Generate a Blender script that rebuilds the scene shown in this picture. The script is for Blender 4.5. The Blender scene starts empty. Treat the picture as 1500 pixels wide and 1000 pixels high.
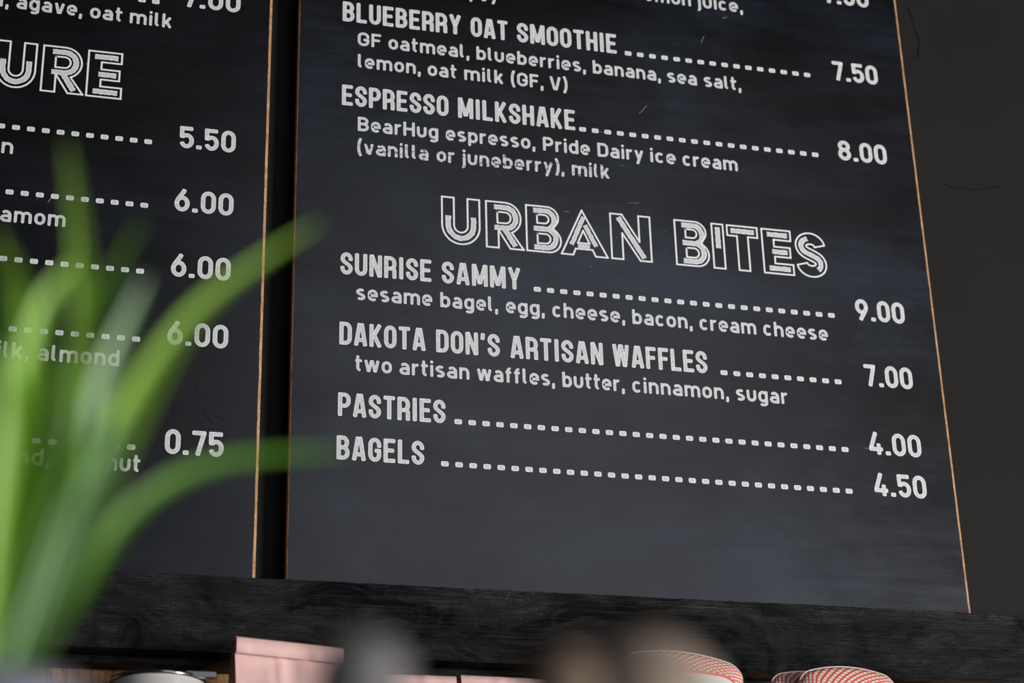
import bpy, bmesh, math, random
from mathutils import Vector, Matrix
random.seed(7)
SC = bpy.context.scene
COL = SC.collection
R_ = math.radians

# ------------------------------------------------------------------ camera, sky, daylight, exposure
CAM = Vector((0.0, -1.8, 1.5))          # 1.8 m in front of the menu boards, looking up and to the right
RIGHT = Vector((0.9684787863, -0.2479165623, -0.0242119512))
UP = Vector((-0.0800888320, -0.4019471445, 0.9121536449))
FWD = Vector((0.2358699206, 0.8814623481, 0.4091326306))
FPX = 2892.753
cam_d = bpy.data.cameras.new('camera')
cam_d.sensor_width = 36.0
cam_d.lens = FPX / 1500.0 * 36.0
cam_d.clip_start = 0.02
cam_d.dof.use_dof = True
cam_d.dof.focus_distance = 1.98
cam_d.dof.aperture_fstop = 6.3
cam = bpy.data.objects.new('camera', cam_d)
COL.objects.link(cam)
m3 = Matrix((RIGHT, UP, -FWD)).transposed()
cam.matrix_world = Matrix.Translation(CAM) @ m3.to_4x4()
SC.camera = cam

world = bpy.data.worlds.new('world'); SC.world = world; world.use_nodes = True
bg = world.node_tree.nodes['Background']
bg.inputs[0].default_value = (0.82, 0.90, 1.0, 1); bg.inputs[1].default_value = 0.022

def area(name, loc, target, sx, sy, power, col):
    l = bpy.data.lights.new(name, 'AREA'); l.shape = 'RECTANGLE'; l.size = sx; l.size_y = sy
    l.energy = power; l.color = col
    o = bpy.data.objects.new(name, l); COL.objects.link(o)
    o.location = loc
    o.rotation_euler = (Vector(target) - Vector(loc)).to_track_quat('-Z', 'Y').to_euler()
    return o
# the shop's tall street windows, behind and to the right of the photographer
area('side_window_daylight', (4.3, -4.1, 1.45), (0.6, 0, 2.2), 1.1, 2.0, 350, (1.0, 0.97, 0.93))
area('front_window_daylight', (2.15, -5.6, 3.0), (2.15, 0, 3.0), 2.5, 5.2, 57, (0.84, 0.88, 1.0))

SC.view_settings.view_transform = 'Standard'
SC.view_settings.look = 'None'
SC.view_settings.exposure = 0.0
SC.view_settings.gamma = 1.0
SC.view_settings.use_curve_mapping = False

def at(px, py, y):
    """the point seen at photo position (px, py) that stands at depth y in the room"""
    d = FWD + RIGHT * ((px - 750) / FPX) + UP * ((500 - py) / FPX)
    return CAM + d * ((y - CAM.y) / d.y)

# ------------------------------------------------------------------ helpers
def link(o, parent=None):
    COL.objects.link(o)
    if parent is not None: o.parent = parent
    return o
def tag(o, label=None, cat=None, group=None, kind=None):
    if label: o['label'] = label
    if cat: o['category'] = cat
    if group: o['group'] = group
    if kind: o['kind'] = kind
    return o
def thing(name, label, cat, loc=(0, 0, 0), rz=0.0, group=None):
    o = bpy.data.objects.new(name, None); link(o); o.empty_display_size = 0.05
    o.location = loc; o.rotation_euler = (0, 0, rz)
    return tag(o, label, cat, group)
def obj(name, verts, faces, mat, parent=None, smooth=False, uvs=None, attr=None):
    me = bpy.data.meshes.new(name)
    me.from_pydata([tuple(v) for v in verts], [], [tuple(f) for f in faces])
    me.update()
    if smooth:
        me.polygons.foreach_set('use_smooth', [True] * len(me.polygons))
    if uvs is not None:
        ul = me.uv_layers.new(name='UVMap')
        for l in me.loops: ul.data[l.index].uv = uvs[l.vertex_index]
    if attr is not None:
        a = me.attributes.new('rim', 'FLOAT', 'POINT')
        a.data.foreach_set('value', attr)
    me.materials.append(mat)
    o = bpy.data.objects.new(name, me)
    return link(o, parent)
def bm_obj(name, bm, mat, parent=None, smooth=False):
    me = bpy.data.meshes.new(name); bm.to_mesh(me); bm.free()
    if smooth: me.polygons.foreach_set('use_smooth', [True] * len(me.polygons))
    me.materials.append(mat)
    return link(bpy.data.objects.new(name, me), parent)
def add_box(bm, x0, x1, y0, y1, z0, z1, bevel=0.0):
    r = bmesh.ops.create_cube(bm, size=1.0)
    vs = r['verts']
    for v in vs:
        v.co = Vector((x0 + (v.co.x + .5) * (x1 - x0), y0 + (v.co.y + .5) * (y1 - y0), z0 + (v.co.z + .5) * (z1 - z0)))
    if bevel:
        es = list({e for v in vs for e in v.link_edges})
        bmesh.ops.bevel(bm, geom=es, offset=bevel, segments=2, affect='EDGES')
def box(name, mat, x0, x1, y0, y1, z0, z1, parent=None, bevel=0.0):
    bm = bmesh.new(); add_box(bm, x0, x1, y0, y1, z0, z1, bevel)
    return bm_obj(name, bm, mat, parent)
def lathe(name, mat, prof, parent=None, n=48, loc=(0, 0, 0)):
    vs, fs = [], []
    for r, z in prof:
        for k in range(n):
            a = 2 * math.pi * k / n
            vs.append((loc[0] + r * math.cos(a), loc[1] + r * math.sin(a), loc[2] + z))
    for i in range(len(prof) - 1):
        for k in range(n):
            k2 = (k + 1) % n
            fs.append((i * n + k, i * n + k2, (i + 1) * n + k2, (i + 1) * n + k))
    return obj(name, vs, fs, mat, parent, smooth=True)
def tube(name, mat, pts, r, parent=None, n=10):
    vs, fs = [], []
    pts = [Vector(p) for p in pts]
    for i, p in enumerate(pts):
        t = (pts[min(i + 1, len(pts) - 1)] - pts[max(i - 1, 0)]).normalized()
        a = t.cross(Vector((0, 0, 1)) if abs(t.z) < .9 else Vector((1, 0, 0))).normalized(); b = t.cross(a)
        for k in range(n):
            an = 2 * math.pi * k / n
            vs.append(p + (a * math.cos(an) + b * math.sin(an)) * r)
    for i in range(len(pts) - 1):
        for k in range(n):
            k2 = (k + 1) % n
            fs.append((i * n + k, i * n + k2, (i + 1) * n + k2, (i + 1) * n + k))
    fs.append(tuple(range(n))[::-1]); fs.append(tuple(range((len(pts) - 1) * n, len(pts) * n)))
    return obj(name, vs, fs, mat, parent, smooth=True)

# ------------------------------------------------------------------ materials
class Mat:
    def __init__(s, name, color=(.5, .5, .5), rough=.5, spec=.5, metal=0.0):
        s.m = bpy.data.materials.new(name); s.m.use_nodes = True
        s.t = s.m.node_tree; s.b = s.t.nodes['Principled BSDF']
        s.b.inputs['Base Color'].default_value = (*color, 1)
        s.b.inputs['Roughness'].default_value = rough
        s.b.inputs['Specular IOR Level'].default_value = spec
        s.b.inputs['Metallic'].default_value = metal
    def n(s, kind, **kw):
        nd = s.t.nodes.new(kind)
        for k, v in kw.items():
            if k in nd.inputs.keys(): nd.inputs[k].default_value = v
            else: setattr(nd, k, v)
        return nd
    def l(s, a, b): s.t.links.new(a, b)
    def coord(s, scale=(1, 1, 1), which='Object', rot=(0, 0, 0)):
        tc = s.n('ShaderNodeTexCoord'); mp = s.n('ShaderNodeMapping')
        mp.inputs['Scale'].default_value = scale; mp.inputs['Rotation'].default_value = rot
        s.l(tc.outputs[which], mp.inputs[0]); return mp.outputs[0]
    def noise(s, vec, scale, detail=4, rough=.55, dist=0.0):
        nz = s.n('ShaderNodeTexNoise'); nz.inputs['Scale'].default_value = scale
        nz.inputs['Detail'].default_value = detail; nz.inputs['Roughness'].default_value = rough
        nz.inputs['Distortion'].default_value = dist
        s.l(vec, nz.inputs['Vector']); return nz.outputs['Fac']
    def ramp(s, fac, stops):
        r = s.n('ShaderNodeValToRGB'); e = r.color_ramp.elements
        while len(e) < len(stops): e.new(.5)
        for el, (p, c) in zip(e, stops):
            el.position = p; el.color = (*c, 1) if len(c) == 3 else c
        s.l(fac, r.inputs[0]); return r.outputs[0]
    def mrange(s, fac, a, b, c, d):
        r = s.n('ShaderNodeMapRange'); 
        for i, v in enumerate((a, b, c, d)): r.inputs[i + 1].default_value = v
        s.l(fac, r.inputs[0]); return r.outputs[0]
    def math(s, op, a, b=None):
        r = s.n('ShaderNodeMath', operation=op)
        for i, v in enumerate((a, b)):
            if v is None: continue
            if isinstance(v, (int, float)): r.inputs[i].default_value = v
            else: s.l(v, r.inputs[i])
        return r.outputs[0]
    def mix(s, fac, a, b):
        r = s.n('ShaderNodeMix', data_type='RGBA')
        s.l(fac, r.inputs[0])
        for i, v in ((6, a), (7, b)):
            if isinstance(v, tuple): r.inputs[i].default_value = (*v, 1)
            else: s.l(v, r.inputs[i])
        return r.outputs[2]
    def bump(s, h, strength, dist):
        b = s.n('ShaderNodeBump'); b.inputs['Strength'].default_value = strength; b.inputs['Distance'].default_value = dist
        s.l(h, b.inputs['Height']); s.l(b.outputs[0], s.b.inputs['Normal'])
    def col(s, o): s.l(o, s.b.inputs['Base Color'])
    def rgh(s, o): s.l(o, s.b.inputs['Roughness'])

def chalk_mat(name, dust):
    M = Mat(name, rough=.4, spec=.5)
    v = M.coord((1, 1, 2.2))
    smear = M.noise(v, 3.2, 5, .6, .6)
    v2 = M.coord((3.5, 1, 30))
    wipe = M.noise(v2, 2.6, 5, .65, .3)
    v3 = M.coord((1, 1, 1)); blot = M.noise(v3, 17, 3, .5)
    f = M.math('MULTIPLY', M.mrange(smear, .42, .72, 0, 1), M.mrange(wipe, .25, .75, .35, 1))
    f = M.math('MULTIPLY', f, dust)
    M.col(M.mix(f, (.0030, .0030, .0034), (.019, .026, .042)))
    rr = M.math('ADD', M.mrange(wipe, .2, .8, .23, .31), M.mrange(blot, .3, .7, -.03, .03))
    M.rgh(rr)
    M.bump(wipe, .05, .0006)
    return M.m
MT = {}
MT['slate'] = chalk_mat('chalkboard_black', 1.0)
MT['slate_plain'] = chalk_mat('chalkboard_black_clean', .35)

def paint_mat(name, worn=None):
    M = Mat(name, rough=.55, spec=.35)
    a = M.n('ShaderNodeAttribute', attribute_name='rim')
    v = M.coord((1, 1, 1)); g = M.noise(v, 420, 3, .6); g2 = M.noise(v, 60, 2)
    rim = M.math('ADD', M.math('MULTIPLY', a.outputs['Fac'], .75), M.mrange(g, .35, .65, 0, .45))
    c = M.mix(M.mrange(rim, 0, 1, 0, 1), (.50, .505, .53), (.82, .82, .83))
    if worn is not None:
        w = M.noise(v, 260, 3, .65)
        c = M.mix(M.mrange(w, worn, worn + .08, 0, 1), c, (.012, .012, .015))
    M.col(c); M.bump(g, .25, .0004)
    return M.m
MT['letter'] = paint_mat('white_paint_lettering')
MT['nick'] = Mat('chalk_scratch', (.20, .20, .21), .8, .1).m
MT['letter_worn'] = paint_mat('worn_white_paint_lettering', .55)

M = Mat('raw_plywood_edge', rough=.7, spec=.25)
v = M.coord((1, 1, 1)); a1 = M.noise(v, 55, 4, .7); a2 = M.noise(v, 420, 3)
M.col(M.ramp(M.math('ADD', M.math('MULTIPLY', a1, .6), M.math('MULTIPLY', a2, .4)), [(.30, (.17, .075, .03)), (.5, (.42, .23, .11)), (.68, (.62, .40, .24))]))
MT['ply'] = M.m

M = Mat('dark_grey_wall_paint', rough=.75, spec=.2)
v = M.coord((1, 1, 1)); w1 = M.noise(v, 5, 4); w2 = M.noise(v, 140, 3)
M.col(M.mix(M.mrange(w1, .3, .7, 0, 1), (.0080, .0078, .0075), (.0112, .0108, .0102)))
M.bump(w2, .12, .0008); MT['wall'] = M.m
M = Mat('crack_black', (.006, .006, .006), .9, .1); MT['crack'] = M.m

M = Mat('black_stained_wood', rough=.4, spec=.4)
v = M.coord((2.2, 10, 60)); wv = M.noise(M.coord((1, 1, 2)), 5, 3, .5)
ad = M.n('ShaderNodeVectorMath', operation='ADD'); M.l(v, ad.inputs[0]); cb = M.n('ShaderNodeCombineXYZ')
M.l(M.mrange(wv, .3, .7, -2.2, 2.2), cb.inputs[2]); M.l(cb.outputs[0], ad.inputs[1])
g1 = M.noise(ad.outputs[0], 3.2, 8, .72, .3)
v2 = M.coord((5, 20, 330)); g2 = M.noise(v2, 2.0, 5, .7, .2)
g3 = M.noise(M.coord((1, 1, 1.7)), 8, 5, .6, 1.4)
saw = M.noise(M.coord((260, 1, 6)), 1.2, 3, .6)
kn = M.n('ShaderNodeTexVoronoi'); kn.inputs['Scale'].default_value = 3.1; M.l(M.coord((1, .4, 2.4)), kn.inputs['Vector'])
knot = M.mrange(kn.outputs['Distance'], .0, .16, 1, 0)
rg = M.math('MULTIPLY', M.math('SINE', M.math('MULTIPLY', kn.outputs['Distance'], 190.0)), M.math('MULTIPLY', knot, .5))
h = M.math('ADD', M.math('MULTIPLY', g1, .55), M.math('ADD', M.math('MULTIPLY', g2, .40), M.math('MULTIPLY', g3, .2)))
h = M.math('ADD', h, M.math('ADD', M.math('MULTIPLY', saw, .10), M.math('MULTIPLY', rg, .25)))
M.col(M.ramp(h, [(.52, (.0008, .0008, .001)), (.64, (.005, .005, .0058)), (.74, (.020, .020, .023)), (.84, (.05, .05, .056))]))
M.rgh(M.mrange(g3, .32, .66, .34, .62))
M.l(M.mrange(g3, .38, .60, .55, .06), M.b.inputs['Specular IOR Level'])
M.bump(h, 1.0, .0045); MT['blackwood'] = M.m

M = Mat('brown_barn_wood', rough=.65, spec=.3)
v = M.coord((7, 1, 2.2), rot=(0, R_(38), 0)); b1 = M.noise(v, 9, 7, .7, 1.5)
v2 = M.coord((60, 1, 5)); b2 = M.noise(v2, 2, 4, .6)
f = M.math('ADD', M.math('MULTIPLY', b1, .75), M.math('MULTIPLY', b2, .25))
M.col(M.ramp(f, [(.34, (.05, .022, .008)), (.46, (.30, .155, .065)), (.60, (.58, .34, .16))])); M.bump(f, .5, .002); MT['barn'] = M.m

M = Mat('pink_kraft_paper', rough=.62, spec=.3)
v = M.coord((1, 1, 1)); p1 = M.noise(v, 30, 5, .6, .4); p2 = M.noise(v, 260, 2)
M.col(M.mix(M.mrange(p1, .3, .7, 0, 1), (.72, .44, .41), (.82, .54, .51)))
M.bump(M.math('ADD', p1, M.math('MULTIPLY', p2, .08)), .35, .004); MT['pink'] = M.m
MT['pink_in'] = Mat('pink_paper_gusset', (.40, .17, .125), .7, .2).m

M = Mat('red_check_paper', rough=.5, spec=.35)
uv = M.n('ShaderNodeUVMap'); sp = M.n('ShaderNodeSeparateXYZ'); M.l(uv.outputs[0], sp.inputs[0])
def stripe(expr, width):
    fr = M.math('FRACT', expr); return M.math('LESS_THAN', M.math('ABSOLUTE', M.math('SUBTRACT', fr, .5)), width)
U_, V_ = sp.outputs[0], sp.outputs[1]
s1 = stripe(M.math('MULTIPLY', M.math('ADD', U_, V_), 172.0), .20)
s2 = stripe(M.math('MULTIPLY', M.math('SUBTRACT', U_, V_), 172.0), .15)
c = M.mix(s2, (.83, .78, .72), (.66, .22, .17)); c = M.mix(s1, c, (.68, .075, .04))
c = M.mix(M.math('LESS_THAN', V_, .0042), c, (.74, .10, .055))
M.col(c); MT['check'] = M.m
MT['white_paper'] = Mat('white_paper_board', (.80, .79, .77), .5, .35).m
MT['white_edge'] = Mat('cream_paper_edge', (.80, .74, .66), .6, .2).m
M = Mat('white_enamel', (.74, .71, .70), .28, .5); MT['enamel'] = M.m
M = Mat('chrome', (.34, .32, .31), .22, .5, 1.0); MT['chrome'] = M.m

def leaf_mat(name, a, b):
    M = Mat(name, rough=.38, spec=.5)
    uv = M.n('ShaderNodeUVMap'); sp = M.n('ShaderNodeSeparateXYZ'); M.l(uv.outputs[0], sp.inputs[0])
    st = M.n('ShaderNodeTexNoise'); mp = M.n('ShaderNodeMapping'); mp.inputs['Scale'].default_value = (14, .6, 1)
    M.l(uv.outputs[0], mp.inputs[0]); M.l(mp.outputs[0], st.inputs['Vector']); st.inputs['Scale'].default_value = 1.5
    M.col(M.mix(M.mrange(st.outputs['Fac'], .3, .7, 0, 1), a, b))
    tr = M.n('ShaderNodeBsdfTranslucent'); tr.inputs[0].default_value = (b[0] * 1.1, b[1] * 1.15, b[2] * .5, 1)
    mx = M.n('ShaderNodeMixShader'); mx.inputs[0].default_value = .30
    M.l(M.b.outputs[0], mx.inputs[1]); M.l(tr.outputs[0], mx.inputs[2])
    M.l(mx.outputs[0], M.t.nodes['Material Output'].inputs[0])
    return M.m
MT['leaf'] = leaf_mat('grass_leaf_green', (.31, .61, .06), (.48, .84, .135))
MT['leaf_dark'] = leaf_mat('grass_leaf_deep_green', (.08, .25, .012), (.18, .42, .03))
MT['leaf_sheen'] = leaf_mat('grass_leaf_painted_sheen', (.26, .47, .22), (.38, .62, .30))  # pale gloss of the lower blades painted into the leaf colour
MT['soil'] = Mat('potting_soil', (.03, .02, .014), .9, .1).m
MT['pot'] = Mat('grey_glazed_pot', (.13, .135, .18), .4, .4).m
MT['cup_grey'] = Mat('grey_stoneware', (.15, .145, .145), .4, .4).m
MT['cup_dark'] = Mat('dark_brown_stoneware', (.14, .10, .07), .45, .35).m
MT['cup_brown'] = Mat('taupe_stoneware', (.27, .215, .17), .45, .35).m
M = Mat('walnut_counter', rough=.5); v = M.coord((1, 8, 8)); M.col(M.ramp(M.noise(v, 3, 6, .6, .4), [(.3, (.06, .03, .015)), (.7, (.16, .09, .05))])); MT['counter'] = M.m
M = Mat('concrete_floor', rough=.6); v = M.coord(); M.col(M.ramp(M.noise(v, 2.5, 6), [(.3, (.16, .155, .15)), (.7, (.24, .235, .225))])); MT['floor'] = M.m
TEXT=[
 (2, 'name', [('BLUEBERRY', 0.3008, 0.4326), ('OAT', 0.4443, 0.4859), ('SMOOTHIE', 0.497, 0.6125)], 0.5974, 1.2018, -0.0004),
 (2, 'price', [('7.50', 0.8747, 0.9308)], 0.8792, 1.2016, 0.0),
 (2, 'price', [('7.50', 0.8731, 0.9304)], 0.8857, 1.3078, 0.0),
 (2, 'desc', [('lemon', 0.6416, 0.7057), ('juice,', 0.7127, 0.7695)], 0.7195, 1.2783, 0.0),
 (2, 'desc', [('(GF,', 0.4083, 0.4464), ('V)', 0.453, 0.4733)], 0.4605, 1.2501, 0.0),
 (2, 'desc', [('GF', 0.3174, 0.3429), ('oatmeal,', 0.3514, 0.4417), ('blueberries,', 0.4499, 0.5752), ('banana,', 0.5835, 0.6631), ('sea', 0.671, 0.706), ('salt,', 0.7148, 0.7593)], 0.5606, 1.1723, -0.0021),
 (2, 'desc', [('lemon,', 0.3177, 0.387), ('oat', 0.3949, 0.4269), ('milk', 0.4356, 0.4797), ('(GF,', 0.4886, 0.5253), ('V)', 0.5327, 0.5527)], 0.4264, 1.1448, -0.0005),
 (2, 'name', [('ESPRESSO', 0.3011, 0.417), ('MILKSHAKE', 0.4283, 0.5598)], 0.4301, 1.0961, -0.0005),
 (2, 'price', [('8.00', 0.8712, 0.9307)], 0.8808, 1.0956, 0.0),
 (2, 'desc', [('BearHug', 0.3183, 0.4056), ('espresso,', 0.4141, 0.5136), ('Pride', 0.5224, 0.5753), ('Dairy', 0.5844, 0.6371), ('ice', 0.645, 0.6744), ('cream', 0.6827, 0.7471)], 0.5252, 1.0664, -0.0003),
 (2, 'desc', [('(vanilla', 0.3182, 0.3947), ('or', 0.4039, 0.4234), ('juneberry),', 0.4304, 0.5454), ('milk', 0.5541, 0.5967)], 0.463, 1.0391, 0.0029),
 (2, 'name', [('SUNRISE', 0.3018, 0.3968), ('SAMMY', 0.4083, 0.4925)], 0.4067, 0.8955, 0.0005),
 (2, 'price', [('9.00', 0.872, 0.9298)], 0.8777, 0.8956, 0.0),
 (2, 'desc', [('sesame', 0.3181, 0.3974), ('bagel,', 0.4062, 0.4676), ('egg,', 0.4761, 0.5178), ('cheese,', 0.5263, 0.6059), ('bacon,', 0.6141, 0.681), ('cream', 0.6893, 0.7532), ('cheese', 0.7617, 0.8361)], 0.5967, 0.8674, -0.0013),
 (2, 'name', [('DAKOTA', 0.3016, 0.39), ("DON'S", 0.4016, 0.4681), ('ARTISAN', 0.4798, 0.5792), ('WAFFLES', 0.5904, 0.6943)], 0.6095, 0.8169, 0.0013),
 (2, 'price', [('7.00', 0.8743, 0.9304)], 0.8801, 0.8175, 0.0),
 (2, 'desc', [('two', 0.3177, 0.3551), ('artisan', 0.3632, 0.4355), ('waffles,', 0.4438, 0.5262), ('butter,', 0.5344, 0.6015), ('cinnamon,', 0.61, 0.7164), ('sugar', 0.7247, 0.7826)], 0.5529, 0.7887, 0.0004),
 (2, 'name', [('PASTRIES', 0.3011, 0.4099)], 0.5265, 0.7388, 0.0),
 (2, 'price', [('4.00', 0.8712, 0.9313)], 0.8835, 0.7388, 0.0),
 (2, 'name', [('BAGELS', 0.3002, 0.3878)], 0.4796, 0.6926, -0.0007),
 (2, 'price', [('4.50', 0.8722, 0.9318)], 0.8849, 0.6923, 0.0),
 (1, 'desc', [('cinnamo|n,', -0.0679, -0.0504), ('agave,', -0.0425, 0.0245), ('oat', 0.0326, 0.0657), ('milk', 0.0737, 0.1177)], 0.0459, 1.1679, -0.0151),
 (1, 'price', [('7.00', 0.1283, 0.1892)], 0.1375, 1.1961, 0.0),
 (1, 'price', [('5.50', 0.132, 0.1896)], 0.1515, 1.024, 0.0),
 (1, 'desc', [('lemo|n', -0.0444, -0.0329)], -0.0384, 0.9967, 0.0),
 (1, 'price', [('6.00', 0.1302, 0.1897)], 0.1508, 0.9502, 0.0),
 (1, 'desc', [('card|amom', -0.0394, 0.0237)], 0.0058, 0.92, 0.0),
 (1, 'price', [('6.00', 0.1301, 0.1894)], 0.1504, 0.8762, 0.0),
 (1, 'price', [('6.00', 0.1298, 0.1895)], 0.1503, 0.8016, 0.0),
 (1, 'desc', [('mi|lk,', -0.0251, -0.001), ('almond', 0.007, 0.0848)], 0.0466, 0.7739, 0.0),
 (1, 'price', [('0.75', 0.133, 0.1891)], 0.1579, 0.6868, 0.0),
 (1, 'name', [('MILK|S', -0.0299, -0.017)], -0.021, 0.6903, 0.0),
 (1, 'desc', [('almo|nd,', -0.0037, 0.0258), ('coconut', 0.0312, 0.1104)], 0.0552, 0.666, -0.0016),
]
LEADERS=[
 (2, [0.626, 1.204, 0.8423, 1.204], 16) ,
 (2, [0.5683, 1.0984, 0.8424, 1.0986], 20) ,
 (2, [0.5106, 0.898, 0.8426, 0.8982], 24) ,
 (2, [0.7129, 0.8195, 0.8427, 0.8196], 10) ,
 (2, [0.4233, 0.7417, 0.843, 0.7419], 30) ,
 (2, [0.4091, 0.6955, 0.8429, 0.6952], 31) ,
 (1, [0.0851, 1.1979, 0.0996, 1.1977], 2) ,
 (1, [-0.0467, 1.0278, 0.1002, 1.0269], 11) ,
 (1, [-0.0327, 0.9536, 0.1, 0.953], 10) ,
 (1, [-0.0331, 0.8795, 0.0997, 0.8787], 10) ,
 (1, [-0.0181, 0.8049, 0.0997, 0.8044], 9) ,
 (1, [-0.0021, 0.6909, 0.1011, 0.6909], 8) ,
]
HEADS=[(2, 'U', 0.4089, 0.4496), (2, 'R', 0.4569, 0.4973), (2, 'B', 0.5009, 0.5388), (2, 'A', 0.5388, 0.5902), (2, 'N', 0.5949, 0.6396), (2, 'B', 0.6681, 0.7059), (2, 'I', 0.7108, 0.7238), (2, 'T', 0.7286, 0.7636), (2, 'E', 0.769, 0.8035), (2, 'S', 0.8082, 0.8426), (1, 'U', -0.0572, -0.0182), (1, 'R', -0.0112, 0.0309), (1, 'E', 0.0345, 0.0695)]

# ------------------------------------------------------------------ lettering: every glyph is a set of brush strokes
def arc(cx, cy, rx, ry, a0, a1, n=10):
    return [(cx + rx * math.cos(R_(a0 + (a1 - a0) * i / n)), cy + ry * math.sin(R_(a0 + (a1 - a0) * i / n))) for i in range(n + 1)]
def bez(p0, p1, p2, p3, n=8):
    o = []
    for i in range(n + 1):
        t = i / n; u = 1 - t
        o.append(tuple(u**3 * p0[k] + 3 * u * u * t * p1[k] + 3 * u * t * t * p2[k] + t**3 * p3[k] for k in (0, 1)))
    return o
def glyph_caps(c, w, W, rk=1.0):
    """capitals and numerals, cap height 1, stroke w, set width W -> list of (points, end rounding)"""
    h = w / 2; L, Rr, B, T = h, W - h, h, 1 - h; cx = W / 2; rx = (Rr - L) / 2; ry = min(rx * 1.1, .24); M_ = .5; e = .30
    S = []
    stem = lambda x: S.append(([(x, 0), (x, 1)], e))
    if c == 'I': stem(cx)
    elif c in 'EFL':
        stem(L)
        if c in 'EF': S.append(([(L, T), (W, T)], e)); S.append(([(L, .51), (W * .90, .51)], e))
        if c in 'EL': S.append(([(L, B), (W, B)], e))
    elif c == 'H': stem(L); stem(Rr); S.append(([(L, .5), (Rr, .5)], 0))
    elif c == 'T': S.append(([(0, T), (W, T)], e)); stem(cx)
    elif c in 'O0Q':
        S.append((arc(cx, T - ry, rx, ry, 0, 180) + arc(cx, B + ry, rx, ry, 180, 360) + [(Rr, T - ry)], 0))
    elif c == 'D':
        S.append(([(L, T)] + arc(cx, T - ry, rx, ry, 90, 0)[0:] + arc(cx, B + ry, rx, ry, 0, -90) + [(L, B)], 0)); stem(L)
    elif c in 'PR':
        m = .44; q = min(ry, (T - m) / 2)
        S.append(([(L, T)] + arc(cx, T - q, rx, q, 90, 0) + arc(cx, m + q, rx, q, 0, -90) + [(L, m)], 0)); stem(L)
        if c == 'R': S.append((bez((cx * .95, m), (Rr, m), (Rr, m - .02), (Rr, m - .16)) + [(Rr, 0)], e))
    elif c == 'B':
        m = .51; q = min(ry, (T - m) / 2); q2 = min(ry, (m - B) / 2); r1 = rx - .02
        S.append(([(L, T)] + arc(cx - .01, T - q, r1, q, 90, 0) + arc(cx - .01, m + q, r1, q, 0, -90) + [(L, m)], 0))
        S.append(([(L, m)] + arc(cx, m - q2, rx, q2, 90, 0) + arc(cx, B + q2, rx, q2, 0, -90) + [(L, B)], 0)); stem(L)
    elif c in 'CG':
        p = [(Rr, T - ry - .10)] + arc(cx, T - ry, rx, ry, 0, 180) + arc(cx, B + ry, rx, ry, 180, 360)
        if c == 'G': p += [(Rr, .46), ]; S.append(([(cx, .46), (Rr + h, .46)], e))
        else: p += [(Rr, B + ry + .10)]
        S.append((p, e))
    elif c == 'S':
        S.append(([(Rr, T - ry - .07)] + arc(cx, T - ry, rx, ry, 0, 180) + bez((L, T - ry), (L, .54), (Rr, .46), (Rr, B + ry))[1:] + arc(cx, B + ry, rx, ry, 0, -180)[1:] + [(L, B + ry + .07)], e))
    elif c == 'U': S.append(([(L, 1)] + arc(cx, B + ry, rx, ry, 180, 360) + [(Rr, 1)], e))
    elif c == 'A':
        k = w * .28; S.append(([(h, 0), (cx - k, 1)], e)); S.append(([(W - h, 0), (cx + k, 1)], e)); S.append(([(W * .26, .26), (W * .74, .26)], 0))
    elif c == 'V': k = w * .26; S.append(([(h * .9, 1), (cx - k, 0)], e)); S.append(([(W - h * .9, 1), (cx + k, 0)], e))
    elif c == 'Y': S.append(([(h * .95, 1), (cx, .42)], e)); S.append(([(W - h * .95, 1), (cx, .42)], e)); S.append(([(cx, .48), (cx, 0)], e))
    elif c == 'K': S.append(([(Rr * .99, 1), (L + h * .5, .36)], e)); S.append(([(L + h * 1.1, .60), (Rr, 0)], e)); stem(L)
    elif c == 'N': S.append(([(L + h * .1, 1), (Rr - h * .1, 0)], e)); stem(L); stem(Rr)
    elif c == 'M': S.append(([(L + h * .2, 1), (cx, .10)], e)); S.append(([(Rr - h * .2, 1), (cx, .10)], e)); stem(L); stem(Rr)
    elif c == 'W':
        for a, b in ((h * .9, W * .27), (cx - h * .2, W * .29), (cx + h * .2, W * .71), (W - h * .9, W * .73)): S.append(([(a, 1), (b, 0)], e))
    elif c == 'J': S.append(([(Rr, 1)] + arc(cx, B + ry, rx, ry, 0, -180), e))
    elif c == "'": S.append(([(cx * 1.15, 1), (cx * .8, .70)], .3))
    elif c == '.': S.append(([(0, w * .5), (W, w * .5)], .28))
    elif c == '7': S.append(([(0, T), (W, T)], e)); S.append(([(W - h * 1.05, T), (W * .42, 0)], e))
    elif c == '5':
        yb = .60; q = (yb - B) / 2
        S.append(([(L, T), (W * .93, T)], e)); S.append(([(L + .0, 1), (L + .01, .46)], e))
        S.append(([(L, .50)] + arc(cx, yb - q * .95, rx, q * .95, 125, 0) + arc(cx, B + q, rx, q, 0, -165), e))
    elif c in '69':
        q = .265; cy = B + q
        p = arc(cx, cy, rx, q, 0, 360, 24); s2 = bez((W * .66, 1), (W * .50, .74), (L + .01, .58), (L, cy))
        if c == '9': p = [(W - x, 1 - y) for x, y in p]; s2 = [(W - x, 1 - y) for x, y in s2]
        S.append((p, 0)); S.append((s2, e))
    elif c == '8':
        q1 = (T - .53) / 2; q2 = (.53 - B) / 2
        S.append((arc(cx, T - q1, rx * .92, q1, 0, 360, 24), 0)); S.append((arc(cx, B + q2, rx, q2, 0, 360, 24), 0))
    elif c == '4':
        S.append(([(W * .56, 1), (W * .12, .26)], e)); S.append(([(0, .245), (W, .245)], e)); S.append(([(W * .70, .50), (W * .70, 0)], e))
    return S
WIDTH_CAPS = dict(E=.53, F=.51, L=.51, I=.23, M=.74, W=.82, A=.62, T=.55, Y=.60, K=.58, N=.58, S=.56, **{"'": .22, '.': .235, '0': .62, '5': .61, '6': .62, '7': .58, '8': .63, '9': .63, '4': .64})
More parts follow.
